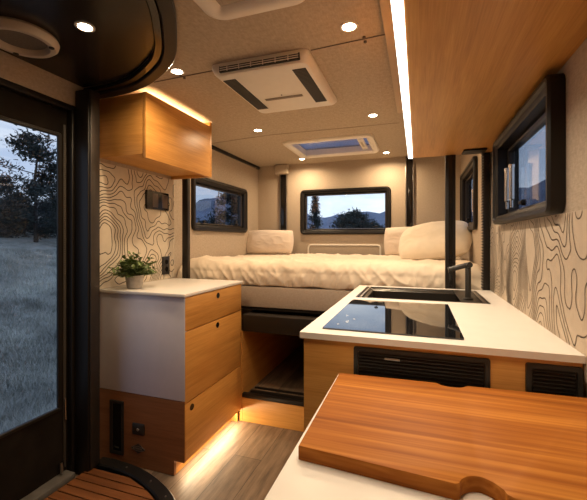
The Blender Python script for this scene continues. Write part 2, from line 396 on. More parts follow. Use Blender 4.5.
# fabric with folds, window cut out: four grids
def fold(y, z):
    return .010*mnoise.noise(Vector((y*7+z*5, z*2.0, 1.7))) + .006*mnoise.noise(Vector((y*16-z*9, z*7, 4.2)))
W0, W1, WZ0, WZ1 = .66, 1.327, .355, 1.710
m = M()
def sheet(y0, y1, z0, z1, ny, nz):
    for sgn, off in ((1, .004), (-1, -.004)):
        P = []
        for i in range(ny+1):
            row = []
            for j in range(nz+1):
                y = y0+(y1-y0)*i/ny; z = z0+(z1-z0)*j/nz
                k = min(1, max(0, (min(y-.53, 1.37-y, z-.02, 1.84-z))/.03)); win = max(W0-y, y-W1, WZ0-z, z-WZ1); k *= min(1, max(0, win/.05))
                row.append((XD + off + fold(y, z)*k, y, z))
            P.append(row)
        m.grid(P)
sheet(.53, 1.370, .02, WZ0, 40, 24); sheet(.53, 1.370, WZ1, 1.842, 40, 8); sheet(W1, 1.370, WZ0, WZ1, 5, 60); sheet(.53, W0, WZ0, WZ1, 6, 60)
obj('screen_fabric', m, MAT['curtain'], door, fixn=False)
m = M(); pl = placer('x', XD, 1); ring(m, pl, (W0-.012, W1+.012, WZ0-.012, WZ1+.012), .01, [(0, .004), (.002, .008), (.014, .008), (.018, .004), (.018, -.006), (0, -.006)]); obj('window_binding', m, MAT['frame'], door)
m = M(); m.box((XD-.002, W0, WZ0), (XD, W1, WZ1)); obj('clear_window', m, MAT['doorglass'], door)
m = M(); m.box((XD+.006, 1.346, .05), (XD+.009, 1.360, 1.77), .001)
obj('zipper', m, plain('zip_tape', (.05,.042,.034), .7), door)
m = M()
for k in range(72): m.box((XD+.0085, 1.349, 1.02+k*.0092), (XD+.0115, 1.357, 1.026+k*.0092))
obj('zipper_teeth', m, plain('zip_teeth', (.10,.085,.07), .4), door)
m = M(); m.tube([(XD+.013, 1.352, .40), (XD+.014, 1.352, .35), (XD+.014, 1.354, .29)], [.003, .004, .005], 8); obj('zipper_pull', m, MAT['chrome'], door)
m = M(); m.tube([(XD+.02, 1.325, .09), (XD+.026, 1.325, .055), (XD+.02, 1.325, .04)], [.006, .008, .006], 8); obj('toggle', m, MAT['steel'], door)
m = M(); m.box((XL-.055, DOOR[0]+.03, .0), (XL+.03, DOOR[1]-.032, .03), .006); struct('door_sill', m, MAT['sill'])

# ------------------------------------------------------------------ shower corner: partition post, ceiling ring, tray, teak mat
CURVE = [(-1.600,1.508),(-1.476,1.512),(-1.313,1.492),(-1.177,1.448),(-1.056,1.388),(-.975,1.315),(-.90,1.225),(-.82,1.107),(-.75,.971),(-.705,.84),(-.675,.68),(-.66,.48),(-.655,.25)]
def smoothcurve(P, n=6):
    out = []; V = [Vector(p) for p in P]
    for i in range(len(V)-1):
        p0, p1, p2, p3 = V[max(i-1,0)], V[i], V[i+1], V[min(i+2,len(V)-1)]
        for k in range(n):
            t = k/n; out.append(.5*((2*p1)+(p2-p0)*t+(2*p0-5*p1+4*p2-p3)*t*t+(3*p1-p0-3*p2+p3)*t**3))
    out.append(V[-1]); return out
def offset(P, d):
    out = []
    for i, p in enumerate(P):
        t = (P[min(i+1,len(P)-1)]-P[max(i-1,0)]).normalized(); out.append(p + Vector((t.y, -t.x))*d)
    return out
CV = smoothcurve(CURVE)
def band(m, off0, off1, z0, z1, shift=(0,0), bev=.004, pts=None):
    P = [p+Vector(shift) for p in (pts or CV)]
    secs = [(off0+bev, z0), (off1-bev, z0), (off1, z0+bev), (off1, z1-bev), (off1-bev, z1), (off0+bev, z1), (off0, z1-bev), (off0, z0+bev)]
    L = [[tuple(q)+(z,) for q in offset(P, o)] for o, z in secs]
    m.loops([[L[k][i] for k in range(8)] for i in range(len(P))], True, True)
post = thing('partition_post', 'tall black post of the shower enclosure beside the entry door', 'post', (-1.58, 1.40, 0))
m = M(); m.box((XL+.003, 1.386, .001), (-1.560, 1.456, CEIL-.040), .004); obj('post_body', m, MAT['frame'], post)
m = M(); m.box((-1.5595, 1.394, .04), (-1.552, 1.450, CEIL-.041), .002); obj('post_face', m, MAT['post'], post)

CVC = smoothcurve([(-1.64,1.515),(-1.46,1.508),(-1.272,1.468),(-1.068,1.363),(-.955,1.273),(-.853,1.146),(-.761,1.006),(-.70,.86),(-.675,.68),(-.66,.48),(-.655,.25)])
tc_ = thing('shower_ceiling', 'glossy dark shower ceiling with thick curved black rim above the entry', 'shower ceiling', (-1.1, 1.0, CEIL-.04))
inner = CVC
poly = [tuple(p) for p in offset(inner, .085)] + [(XL+.0005, .25)]
poly = [(max(a, XL+.0005), b) for a, b in poly]
m = M(); m.prism(poly, CEIL-.008, CEIL-.001); o = obj('ceiling_panel', m, plain('shower_ceiling_gloss', (.020,.014,.010), .24, spec=.4), tc_, smooth=False)
m = M(); band(m, -.0, .050, CEIL-.040, CEIL-.0085, pts=CVC); obj('curved_rim', m, MAT['frame'], tc_)
m = M(); band(m, .053, .085, CEIL-.030, CEIL-.0085, pts=CVC); obj('inner_track', m, MAT['blackgloss'], tc_)

tr_ = thing('shower_tray', 'black shower tray with curved raised rim on the floor', 'shower tray', (-1.15, .9, 0))
poly = [tuple(p) for p in offset(CV, .03)] + [(-1.585, .25)]
poly = [(max(a, -1.585), b) for a, b in poly]
m = M(); m.prism(poly, .001, .010); obj('tray_base', m, MAT['tray'], tr_, smooth=False)
m = M(); band(m, 0, .066, .0105, .036, bev=.006, pts=[p for p in CV if p.x > -1.60]); obj('curved_rim', m, MAT['tray'], tr_)
for k in (9, 17, 24, 31, 40):
    p = offset(CV, .033)[k]; m = M(); m.lathe((p.x, p.y, .0365), [(.005, 0), (.004, .002)], 10, cap1=True); obj('screw', m, MAT['steel'], tr_)
# teak slats run across, ends follow the curve
IN = offset(CV, .075)
def xin(y):
    best = -1.5
    for p, q in zip(IN, IN[1:]):
        if (p.y-y)*(q.y-y) <= 0 and p.y != q.y:
            best = max(best, p.x+(q.x-p.x)*(y-p.y)/(q.y-p.y))
    return best
m = M(); y = .27
while y < 1.40:
    a, b = xin(y), xin(y+.040)
    if b > -1.50:
        m.prism([(-1.582, y), (a, y), (b, y+.040), (-1.582, y+.040)], .014, .030)
    y += .0462
for x in (-1.5, -1.2, -.9):
    ym = max([yy for yy in np.arange(.27, 1.4, .02) if xin(yy) > x+.03] or [.4]); m.box((x, .28, .0105), (x+.03, ym, .0138))
tag(obj('shower_mat', m, MAT['teak'], loc=(-1.2, .8, .0105), smooth=False), 'teak slatted mat lying inside the black shower tray', 'mat')

# ceiling fan of the shower
fx, fy, fz = -1.448, .985, CEIL-.0085
f = thing('ceiling_fan', 'round beige vent fan on the dark shower ceiling', 'fan', (fx, fy, fz))
m = M(); m.lathe((fx, fy, fz), [(.122, -.0005), (.127, -.010), (.123, -.024), (.112, -.034), (.096, -.034), (.088, -.022), (.086, -.0005)], 48); obj('outer_ring', m, MAT['fan'], f)
m = M(); m.lathe((fx, fy, fz-.013), [(.0855, .004), (.0855, .000), (.02, .000)], 48, cap1=True); obj('mesh_disc', m, MAT['fanin'], f)
for a in (.6, 2.7, 4.8):
    m = M(); p = (fx+.104*math.cos(a), fy+.104*math.sin(a), fz-.034); m.tube([p, (p[0], p[1], p[2]-.004)], [.010, .009], 12); obj('clip', m, MAT['dark'], f)

# ------------------------------------------------------------------ ceiling downlights
def add_area(name, loc, size, energy, col, rot=(0,0,0), size_y=None, spread=PI):
    l = bpy.data.lights.new(name, 'AREA'); l.energy = energy; l.color = col; l.size = size
    if size_y: l.shape = 'RECTANGLE'; l.size_y = size_y
    else: l.shape = 'DISK'
    l.spread = spread
    o = bpy.data.objects.new(name, l); o.location = loc; o.rotation_euler = rot; C.objects.link(o); return o
LEDC = (1.0, .73, .44)
DL = [((-.242, 1.350), 'recessed ceiling light between the air conditioner and the kitchen unit', CEIL, 1.0),
      ((-1.096, 2.409), 'recessed ceiling light left of the roof hatch, in front of the left window', CEIL, 1.0),
      ((-.270, 2.358), 'recessed ceiling light right of the roof hatch, beside the kitchen unit', CEIL, 1.0),
      ((-1.075, 1.445), 'recessed ceiling light just outside the curved shower rim', CEIL, 1.0),
      ((-.270, 3.400), 'recessed ceiling light at the right rear corner of the roof hatch', CEIL, 1.0),
      ((-1.075, 3.400), 'recessed ceiling light at the left rear corner of the roof hatch', CEIL, 1.0),
      ((-1.164, 1.021), 'recessed light in the dark glossy shower ceiling', CEIL-.0085, .5),
      ((-.235, .350), 'recessed ceiling light added out of view over the white table, for front light', CEIL, .45)]  # unseen, placed to continue the row; added to brighten surfaces facing the camera
first = None
LW = 4.6
for k, ((x, y), lab, z, pw) in enumerate(DL):
    if first is None:
        first = d = thing('downlight', lab, 'ceiling light', (x, y, z), 'recessed ceiling downlights')
        m = M(); m.lathe((x, y, z), [(.034, -.0004), (.034, -.003), (.029, -.005), (.025, -.004), (.025, -.0004)], 28); obj('trim_ring', m, MAT['plastic'], d)
        m = M(); m.lathe((x, y, z), [(.0245, -.0012), (.0245, -.0035)], 24, cap0=True, cap1=True); obj('lens', m, MAT['led'], d)
    else:
        d = first.copy(); C.objects.link(d); d.location = (x, y, z); d['label'] = lab
        for ch in list(first.children):
            c = ch.copy(); C.objects.link(c); c.parent = d
    add_area('downlight_lamp', (x, y, z-.007), .045, LW*pw, LEDC, spread=2.8)

# ------------------------------------------------------------------ left wall cabinet
w = thing('wall_cabinet', 'bamboo wall cabinet above the left worktop with warm light along its top', 'cabinet', (-1.49, 1.85, 1.62))
m = M(); m.box((XL+.001, 1.532, 1.640), (-1.354, 1.550, 1.960), .001); obj('side_panel', m, MAT['bambooX'], w)
m = M(); m.box((XL+.001, 2.150, 1.621), (-1.332, 2.168, CEIL-.001), .001); obj('side_panel', m, MAT['bambooX'], w)
m = M(); m.box((XL+.001, 1.551, 1.642), (-1.354, 2.149, 1.656)); obj('bottom_panel', m, MAT['bambooY'], w)
m = M(); m.box((XL+.001, 1.551, 1.924), (-1.390, 2.149, 1.938)); obj('top_panel', m, MAT['bambooY'], w)
m = M(); m.box((-1.3535, 1.532, 1.619), (-1.332, 2.149, 1.962), .0015); obj('cabinet_door', m, MAT['bambooY'], w)
m = M(); m.box((-1.388, 1.56, 1.9385), (-1.368, 2.14, 1.945)); o = obj('led_strip', m, MAT['ledwarm'], w); o['label'] = 'warm glowing led strip'
add_area('cabinet_strip_lamp', (-1.375, 1.85, 1.949), .57, 1.3, (1, .66, .32), (PI, 0, PI/2), size_y=.015)

# ------------------------------------------------------------------ left base cabinet
CX0, CX1, CY0, CY1 = XL+.001, -1.096, 1.536, 2.147
b = thing('drawer_cabinet', 'bamboo base cabinet with three drawers and a white end panel, left of the aisle', 'cabinet', (-1.36, 1.84, 0))
m = M(); m.box((CX0, CY0+.016, .078), (CX1-.024, CY0+.030, .903)); m.box((CX0, CY1-.016, .001), (CX1-.022, CY1, .903)); m.box((CX0, CY0+.03, .078), (CX1-.024, CY1-.016, .092)); m.box((CX0, CY0+.03, .890), (CX1-.024, CY1-.016, .903)); m.box((CX1-.034, CY0+.03, .092), (CX1-.024, CY1-.016, .890))
obj('carcass', m, MAT['bambooZ'], b, smooth=False)
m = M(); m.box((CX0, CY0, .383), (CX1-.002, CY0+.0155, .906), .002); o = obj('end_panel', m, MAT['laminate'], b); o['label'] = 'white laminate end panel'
m = M(); m.prism([(CX0, .003), (-1.160, .003), (-1.160, .078), (CX1-.004, .078), (CX1-.004, .380), (CX0, .380)], CY0, CY0+.0155, fn=lambda a, bb, d: (a, d, bb)); o = obj('lower_panel', m, MAT['walnut'], b, smooth=False); o['label'] = 'darker brown wooden lower end panel'
for z0, z1 in ((.0815, .368), (.373, .730), (.735, .903)):
    dr = None; m = M(); m.box((CX1-.0215, CY0+.003, z0), (CX1, CY1-.001, z1), .0015); dr = obj('drawer', m, MAT['bambooY'], b)
    hy, hz = {.0815: (1.593, .335), .373: (1.846, .700), .735: (1.851, .870)}[z0]
    m = M(); pl = placer('x', CX1, 1); n = 20
    R = lambda r, d: [pl(hy+r*math.cos(2*PI*i/n), hz+r*math.sin(2*PI*i/n), d) for i in range(n)]
    m.loops([R(.0165, .0002), R(.0165, .0022), R(.0135, .0022), R(.012, .0006)], False, True); obj('finger_hole', m, MAT['blackgloss'], dr)
m = M(); m.box((-1.175, CY0+.016, .001), (-1.162, CY1-.017, .077)); obj('toe_kick', m, MAT['bambooY'], b)
m = M(); m.box((-1.150, CY0+.05, .0705), (-1.130, CY1-.03, .0775)); obj('led_strip', m, MAT['ledwarm'], b)
add_area('toe_strip_lamp', (-1.128, 1.84, .068), .56, 2.6, (1, .78, .50), (-.75, 0, PI/2), size_y=.02)
# niche, socket and badge on the lower end panel
pl = placer('y', CY0, -1)
m = M(); ring(m, pl, (-1.572, -1.478, .045, .332), .004, [(0, .0003), (.001, .006), (.012, .006), (.018, .0015), (.018, .0003)]); nf = obj('vent_frame', m, MAT['black'], b)
m = M(); ring(m, pl, (-1.572, -1.478, .045, .332), .004, [(.0185, .0003), (.0185, .0012)], cap=True); obj('vent_insert', m, MAT['blackgloss'], nf)
m = M(); m.tube([pl(-1.54, .085, .005), pl(-1.51, .082, .005)], .003, 8); obj('rod', m, MAT['steel'], nf)
m = M(); ring(m, pl, (-1.420, -1.342, .172, .232), .006, [(0, .0003), (.001, .006), (.004, .008)], cap=True); so = obj('power_socket', m, MAT['black'], b)
m = M(); m.tube([pl(-1.381, .202, .0082), pl(-1.381, .202, .0105)], [.008, .007], 14); obj('button', m, MAT['steel'], so)
bx, bz = -1.3835, .100
m = M(); m.prism([(bx-.046, bz), (bx, bz-.026), (bx+.046, bz), (bx, bz+.026)], .0003, .003, fn=pl); bd = obj('badge', m, plain('badge_dark', (.035,.026,.020), .55), b, smooth=False); bd['label'] = 'dark diamond badge with oval band'
m = M(); n = 28; E_ = lambda a, c_, d: [pl(bx+a*math.cos(2*PI*i/n), bz+c_*math.sin(2*PI*i/n), d) for i in range(n)]
m.loops([E_(.044, .0125, .0031), E_(.044, .0125, .0045), E_(.041, .0098, .0045), E_(.041, .0098, .0031)], close=True)
for k in range(7): m.box((bx-.028+k*.0085-.0025, CY0-.0044, bz-.0045), (bx-.028+k*.0085+.0025, CY0-.0031, bz+.0045))
obj('emblem', m, plain('badge_light', (.15,.105,.072), .5), bd)

m = M(); m.box((XL+.0065, 1.522, .9065), (-1.088, 2.160, TOPZ), .003)
tag(obj('worktop', m, MAT['white'], loc=(-1.36, 1.84, .9065)), 'white worktop on the drawer cabinet below the contour panel, holding the plant', 'worktop')

# ------------------------------------------------------------------ small things on the left wall
pl = placer('x', XL+.0067, 1)
p_ = thing('control_panel', 'black rectangular control panel on the left contour-printed wall', 'control panel', (XL+.007, 1.993, 1.392))
m = M(); ring(m, pl, (1.884, 2.102, 1.392, 1.512), .006, [(0, 0), (0, .010), (.003, .013)], cap=True); obj('panel_body', m, MAT['blackgloss'], p_)
for y0, y1 in ((1.938, 1.990), (2.028, 2.088)):
    m = M(); ring(m, pl, (y0, y1, 1.406, 1.498), .004, [(0, .0132), (.001, .0145)], cap=True); obj('display', m, MAT['disp'], p_)
p_ = thing('wall_outlet', 'small black upright outlet on the left contour panel behind the plant', 'outlet', (XL+.007, 2.081, .955))
m = M(); ring(m, pl, (2.044, 2.118, .955, 1.079), .006, [(0, 0), (0, .006), (.003, .008)], cap=True); obj('cover_plate', m, MAT['black'], p_)
for z in (.992, 1.042):
    m = M(); m.tube([pl(2.081, z, .0082), pl(2.081, z, .0095)], [.017, .016], 18); obj('socket_face', m, MAT['blackgloss'], p_)

# potted plant
px, py = -1.495, 1.63
pp = thing('potted_plant', 'small bushy green plant in a grey pot on the left worktop', 'plant', (px, py, TOPZ+.0005))
m = M(); m.lathe((px, py, TOPZ+.0005), [(.036, 0), (.040, .004), (.050, .072), (.046, .072), (.043, .062)], 28, cap0=True); obj('pot', m, MAT['pot'], pp)
m = M(); m.lathe((px, py, TOPZ+.0605), [(.0425, 0), (.03, .006), (.012, .008)], 20, cap1=True); obj('soil', m, MAT['soil'], pp)
m = M(); ms = M()
def leaf(m, p, d, L, wd, up):
    d = d.normalized(); side = d.cross(up)
    side = side.normalized() if side.length > 1e-3 else Vector((1,0,0)); nrm = side.cross(d)
    a = p; b1 = p+d*L*.35+side*wd+nrm*wd*.25; b2 = p+d*L*.35-side*wd+nrm*wd*.25; c1 = p+d*L*.75+side*wd*.75; c2 = p+d*L*.75-side*wd*.75; t = p+d*L-nrm*wd*.3; mid = p+d*L*.5-nrm*wd*.15
    m.add([a, b1, c1, t, c2, b2, mid], [(0,1,6),(1,2,6),(2,3,6),(3,4,6),(4,5,6),(5,0,6)])
for k in range(95):
    th = rnd.uniform(0, 2*PI); el = math.acos(rnd.uniform(-.05, 1)); Ls = rnd.uniform(.07, .135)
    d = Vector((math.sin(el)*math.cos(th), math.sin(el)*math.sin(th), math.cos(el)*.85+.22)); base = Vector((px+rnd.uniform(-.02,.02), py+rnd.uniform(-.02,.02), TOPZ+.066))
    pts = [base + d*Ls*t + Vector((0,0,-.02*t*t)) for t in (0, .35, .7, 1)]
    ms.tube(pts, [.0016, .0014, .0011, .0008], 5)
    for t in (.3, .42, .54, .66, .78, .9, 1.0):
        p = base + d*Ls*t + Vector((0,0,-.02*t*t))
        for s in range(2):
            a = rnd.uniform(0, 2*PI); q = Vector((math.cos(a), math.sin(a), rnd.uniform(-.3, .8)))
            leaf(m, p, d*.6+q, rnd.uniform(.018, .032), rnd.uniform(.006, .011), Vector((0,0,1)))
lim = XL+.012
m.v = [(max(v[0], lim), v[1], v[2]) for v in m.v]
obj('foliage', m, MAT['leaf'], pp, smooth=False, fixn=False); obj('stems', ms, MAT['stem'], pp)

# ------------------------------------------------------------------ space below the bed
u = thing('bed_base_cabinet', 'bamboo cabinet under the bed with an open cubby and step', 'cabinet', (-.75, 2.8, 0))
UX0, UX1 = -1.092, -.335
m = M(); m.box((UX0-.018, 2.149, .001), (UX0, 3.50, .590)); obj('side_panel', m, MAT['bambooY'], u)
m = M(); m.box((UX1, 2.20, .001), (UX1+.018, 3.50, .590)); obj('side_panel', m, MAT['bambooY'], u)
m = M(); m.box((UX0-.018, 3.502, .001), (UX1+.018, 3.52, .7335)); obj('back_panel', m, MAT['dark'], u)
m = M(); m.box((UX0+.001, 2.150, .001), (UX1-.001, 2.164, .158), .001); obj('riser', m, MAT['bambooX'], u)
m = M(); m.box((UX0+.001, 2.165, .140), (UX1-.001, 3.50, .158)); obj('cubby_floor', m, MAT['floor'], u)
m = M(); m.box((UX0+.001, 2.146, .1585), (UX1-.001, 2.176, .186), .003); obj('step_nosing', m, MAT['frame'], u)
m = M(); m.box((UX0+.02, 2.225, .1585), (UX1-.02, 2.250, .176), .003); m.box((UX0+.02, 2.30, .1585), (UX1-.02, 2.315, .172), .002); obj('slide_rail', m, MAT['frame'], u)
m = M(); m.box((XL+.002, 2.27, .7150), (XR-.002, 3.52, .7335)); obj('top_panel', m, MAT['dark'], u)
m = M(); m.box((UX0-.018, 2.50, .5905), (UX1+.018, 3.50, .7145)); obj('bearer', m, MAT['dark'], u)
t = thing('slide_out_tray', 'black open tray between the bed platform and the cubby', 'tray', (-.72, 2.15, .592))
m = M(); m.box((UX0-.002, 2.152, .592), (UX1, 2.166, .700), .003); obj('front_panel', m, MAT['frame'], t)
m = M(); m.box((UX0-.002, 2.1665, .592), (UX1, 2.495, .602)); m.box((UX0-.002, 2.1665, .602), (UX0+.010, 2.495, .700)); m.box((UX1-.012, 2.1665, .602), (UX1, 2.495, .700)); obj('tray_body', m, MAT['black'], t)
m = M(); m.box((UX0+.010, 2.167, .689), (UX1-.012, 2.245, .700), .003); obj('front_ledge', m, MAT['post'], t)

# ------------------------------------------------------------------ bed
m = M(); m.box((XL+.055, 2.255, .7345), (XR-.06, 3.520, .874), .008)
tag(obj('bed_platform', m, MAT['uphol'], loc=(-.62, 2.9, .7345)), 'grey-tan upholstered bed platform carrying the white duvet', 'bed base')
m = M(); m.box((XL+.05, 2.300, .8745), (XR-.05, 3.515, 1.000), .04, seg=3)
tag(obj('mattress', m, MAT['matt'], loc=(-.62, 2.9, .8745)), 'mattress under the rumpled cream duvet', 'mattress')
NX = 260
def ridge(v, p): return (1-abs(mnoise.noise(v)))**p
def wr(x, y, s=1.0):
    a = mnoise.noise(Vector((x*2.3, y*2.2, 5.1)))*.012
    wx = mnoise.noise(Vector((x*3, y*3, 1.4)))*.35
    b1 = ridge(Vector((x*5.5+y*3.5+wx, y*4-x*2+wx, 2.2)), 5)*.013
    b2 = ridge(Vector((x*9-y*7+wx*2, y*8+wx, 8.8)), 5)*.008
    b3 = ridge(Vector((x*17+y*6, y*15-x*8, 4.1)), 4)*.004
    return (a+b1+b2+b3-.006)*s
prof = []
for k in range(64): prof.append(('t', 3.505 - (3.505-2.345)*k/63))
P = []
x0, x1 = XL+.012, XR-.012
for i in range(NX+1):
    x = x0+(x1-x0)*i/NX; row = []
    edge = min(1, min(x-x0, x1-x)/.06); ed = math.sqrt(max(0, 1-(1-edge)**2))
    zt = 1.012 + .030*ed
    lump = .022*math.exp(-((x+1.52)/.10)**2)
    for k in range(64):
        y = 3.505-(3.505-2.335)*k/63
        row.append((x, y, zt + wr(x, y) + lump*max(0, 1-abs(y-2.45)/.35)))
    # rounded front edge and drop
    dn = 30
    for k in range(1, dn+1):
        t = k/dn
        if t < .5:
            a = t/.5*PI/2; y = 2.335-.075*math.sin(a); z = zt-.070*(1-math.cos(a))
        else:
            y = 2.260 - .010*math.sin((t-.5)*2*PI); z = zt-.070-(t-.5)/.5*(zt-.070-.884)
        fd = mnoise.noise(Vector((x*8, z*2.5+x*3, 3.3))); fd2 = ridge(Vector((x*12+z*9, z*5, 6.1)), 4) + .6*ridge(Vector((x*24-z*12, z*8, 2.1)), 4)
        amp = math.sin(min(1, t*1.1)*PI*.5)
        row.append((x, y - amp*(.012*fd+.014*fd2-.006) - .045*min(1, max(0, (-1.578-x)/.035))*min(1, t*2), z + wr(x, y)*max(0, 1-t*1.3) + .010*t*mnoise.noise(Vector((x*7, 1.1, 9))) + lump*(1-t)*.7))
    ly, lz = row[-1][1], row[-1][2]
    row += [(x, ly+.012, lz-.004), (x, 2.285, lz-.002), (x, 2.296, lz+.01)]
    P.append(row)
m = M(); m.grid(P)
# close the two ends down to the mattress
for i in (0, NX):
    n = len(P[i]); m.add(list(P[i]) + [(P[i][j][0], max(P[i][j][1], 2.296), .890) for j in range(n)], [(j, j+1, n+j+1, n+j) for j in range(n-1)])
tag(obj('duvet', m, MAT['duvet'], loc=(-.62, 2.9, .88), angle=80, fixn=False), 'rumpled cream white duvet spread over the bed', 'duvet')

def pillow(name, c, w_, h_, t_, rot, mat, label, seed, group=None, ns=44, corner=.25):
    R = Matrix.Translation(c) @ rot; m = M()
    for sg in (1, -1):
        Q = []
        for i in range(ns+1):
            r = []
            for j in range(ns+1):
                uu = 2*i/ns-1; vv = 2*j/ns-1
                k_ = corner*.5; pu = uu*math.sqrt(max(0, 1-k_*vv*vv)); pv = vv*math.sqrt(max(0, 1-k_*uu*uu))
                th = max(0, (1-abs(uu)**3)*(1-abs(vv)**3))**.5
                wv = mnoise.noise(Vector((uu*1.6+seed, vv*1.6, sg*3.0)))*.16 + (ridge(Vector((uu*2.4+vv*1.2+seed, vv*2.0-uu, sg)), 5)-.3)*.05
                r.append(R @ Vector((pu*w_/2, sg*(t_/2)*th*(1+wv-.1), pv*h_/2)))
            Q.append(r)
        m.grid(Q)
    bm = bmesh.new()
    return tag(obj(name, m, mat, loc=c, angle=80), label, 'pillow', group)
rx = lambda a: Matrix.Rotation(a, 4, 'X'); ry = lambda a: Matrix.Rotation(a, 4, 'Y'); rz = lambda a: Matrix.Rotation(a, 4, 'Z')
pillow('pillow', (-1.43, 3.42, 1.172), .51, .25, .17, rz(.10) @ rx(-.20), MAT['pillowp'], 'beige pillow leaning in the left rear corner of the bed', 1.3)
pillow('pillow', (-.090, 3.50, 1.180), .42, .27, .13, rz(-.05) @ rx(-.15), MAT['pillowp'], 'blush pillow leaning on the rear wall right of the window', 4.4)
pillow('pillow', (.118, 2.98, 1.186), .54, .38, .20, rz(-.22) @ ry(-.12) @ rx(-.85), MAT['pillowc'], 'large cream pillow lying by the right wall in front of the blush pillow', 7.7, corner=.5)

# access panel in the rear wall above the mattress
a = thing('access_panel', 'beige hatch panel with rounded pale rim below the rear window', 'panel', (-.70, YB-.002, 1.0)); pl = placer('y', YB-.0005, -1)
AR = (-1.066*S, -.330*S, .985, 1.150)
m = M(); ring(m, pl, AR, .04, [(0, 0), (.001, .007), (.010, .009), (.016, .006), (.018, .0)]); o = obj('rim', m, MAT['plastic'], a)
m = M(); ring(m, pl, AR, .04, [(.0185, 0), (.0185, .003)], cap=True); obj('hatch_panel', m, MAT['wall'], a)

# bed lift rails and posts
def lift_rail(x0, x1, z1, lab, lip):
    r = thing('bed_lift_rail', lab, 'rail', ((x0+x1)/2, YB, 0), 'bed lift rails on the rear wall')
    m = M(); m.box((x0, YB-.020, .76 if False else 1.0), (x0+.011, YB-.001, z1), .002); m.box((x1-.011, YB-.020, 1.0), (x1, YB-.001, z1), .002); obj('rail_edge', m, MAT['steel'], r)
    m = M(); m.box((x0+.0115, YB-.012, 1.0), (x1-.0115, YB-.001, z1), .001); obj('channel', m, MAT['blackgloss'], r)
    if lip:
        m = M(); m.box((x0-.035, YB-.075, z1+.001), (x1+.025, YB-.001, CEIL-.003), .012, seg=3); obj('top_cover', m, MAT['ceil'], r)
    return r
lift_rail(-1.368*S, -1.285*S, 1.885, 'bed lift rail on the rear wall left of the window, with fabric top cover', True)
lift_rail(-.110, -.031, CEIL-.003, 'bed lift rail on the rear wall right of the window, behind the blush pillow', False)
m = M(); m.box((-1.572, 2.168, .7), (-1.530, 2.205, CEIL-.002), .003)
r = thing('bed_post', 'black bed lift post by the left wall behind the worktop', 'post', (-1.55, 2.186, 0)); obj('post_body', m, MAT['frame'], r)
m = M(); m.box((-1.5295, 2.176, .72), (-1.527, 2.197, CEIL-.04)); obj('slot_strip', m, MAT['post'], r)
m = M(); m.box((-1.570, 2.170, .001), (-1.532, 2.203, .6995)); obj('post_foot', m, MAT['frame'], r)
r = thing('bed_post', 'free-standing black square post between the sink and the bed', 'post', (.172, 2.197, 0))
m = M(); m.box((.146, 2.174, .001), (.198, 2.220, CEIL-.002), .003); obj('post_body', m, MAT['frame'], r)
m = M(); m.box((.162, 2.1715, .93), (.182, 2.1735, 1.95)); obj('slot_strip', m, MAT['blackgloss'], r)
r = thing('bed_post', 'black toothed lift rail on the right wall beside the kitchen window', 'rail', (.35, 2.197, 0))
m = M(); m.box((.336, 2.174, .001), (XR-.0065, 2.220, CEIL-.002), .002); obj('rail_body', m, MAT['frame'], r)
m = M()
for k in range(64): m.box((.329, 2.176, .93+k*.0155), (.3358, 2.218, .938+k*.0155))
obj('toothed_belt', m, MAT['post'], r)

# ------------------------------------------------------------------ kitchen base unit, worktop, hob, sink, tap
KX0, KY0, KY1 = -.316, 1.018, 2.160
k_ = thing('kitchen_cabinet', 'bamboo kitchen base cabinet under the long white worktop with black vents', 'cabinet', (.03, 1.6, 0))
m = M(); m.box((KX0, KY0, .001), (XR-.008, KY0+.018, .9045), .001); obj('front_panel', m, MAT['bambooX'], k_)
m = M(); m.box((KX0, KY0+.0185, .07), (KX0+.018, KY1-.012, .9045), .001); obj('side_panel', m, MAT['bambooY'], k_)
m = M(); m.box((KX0+.04, KY0+.0185, .001), (KX0+.055, KY1-.012, .0695)); obj('toe_kick', m, MAT['bambooY'], k_)
m = M(); m.box((KX0, KY1-.0115, .001), (XR-.008, KY1, .9045)); obj('back_panel', m, MAT['bambooX'], k_)
m = M(); m.box((KX0-.012, KY0+.20, .86), (KX0-.0005, KY0+.26, .872), .002); obj('handle', m, MAT['steel'], k_)
pl = placer('y', KY0, -1)
def vent(x0, x1, z0, z1, lab):
    v = None
    m = M(); ring(m, pl, (x0, x1, z0, z1), .006, [(0, .0003), (.001, .005), (.012, .006), (.013, .0005)]); v = obj('vent_grille', m, MAT['black'], k_); v['label'] = lab
    m = M(); ring(m, pl, (x0, x1, z0, z1), .006, [(.0133, .0003), (.0133, .0009)], cap=True); obj('backing', m, MAT['dark'], v)
    m = M(); n = int((z1-z0-.03)/.009)
    for i in range(n):
        z = z0+.018+i*.009; p = pl(x0+.016, z, .001); q = pl(x1-.016, z, .001)
        m.add([(p[0], p[1], z), (q[0], q[1], z), (q[0], q[1]-.005, z+.004), (p[0], p[1]-.005, z+.004), (p[0], p[1], z+.0025), (q[0], q[1], z+.0025), (q[0], q[1]-.005, z+.0062), (p[0], p[1]-.005, z+.0062)], [(0,1,2,3),(7,6,5,4),(3,2,6,7),(0,3,7,4),(1,5,6,2)])
    obj('slats', m, MAT['black'], v, smooth=False)
    return v
v = vent(-.170, .172, .800, .894, 'wide black slatted vent')
m = M(); m.box((-.085, KY0-.0085, .866), (-.045, KY0-.0063, .872), .001); obj('vent_clip', m, MAT['steel'], v)
vent(.248, XR-.0085, .800, .894, 'black vent near the right wall')
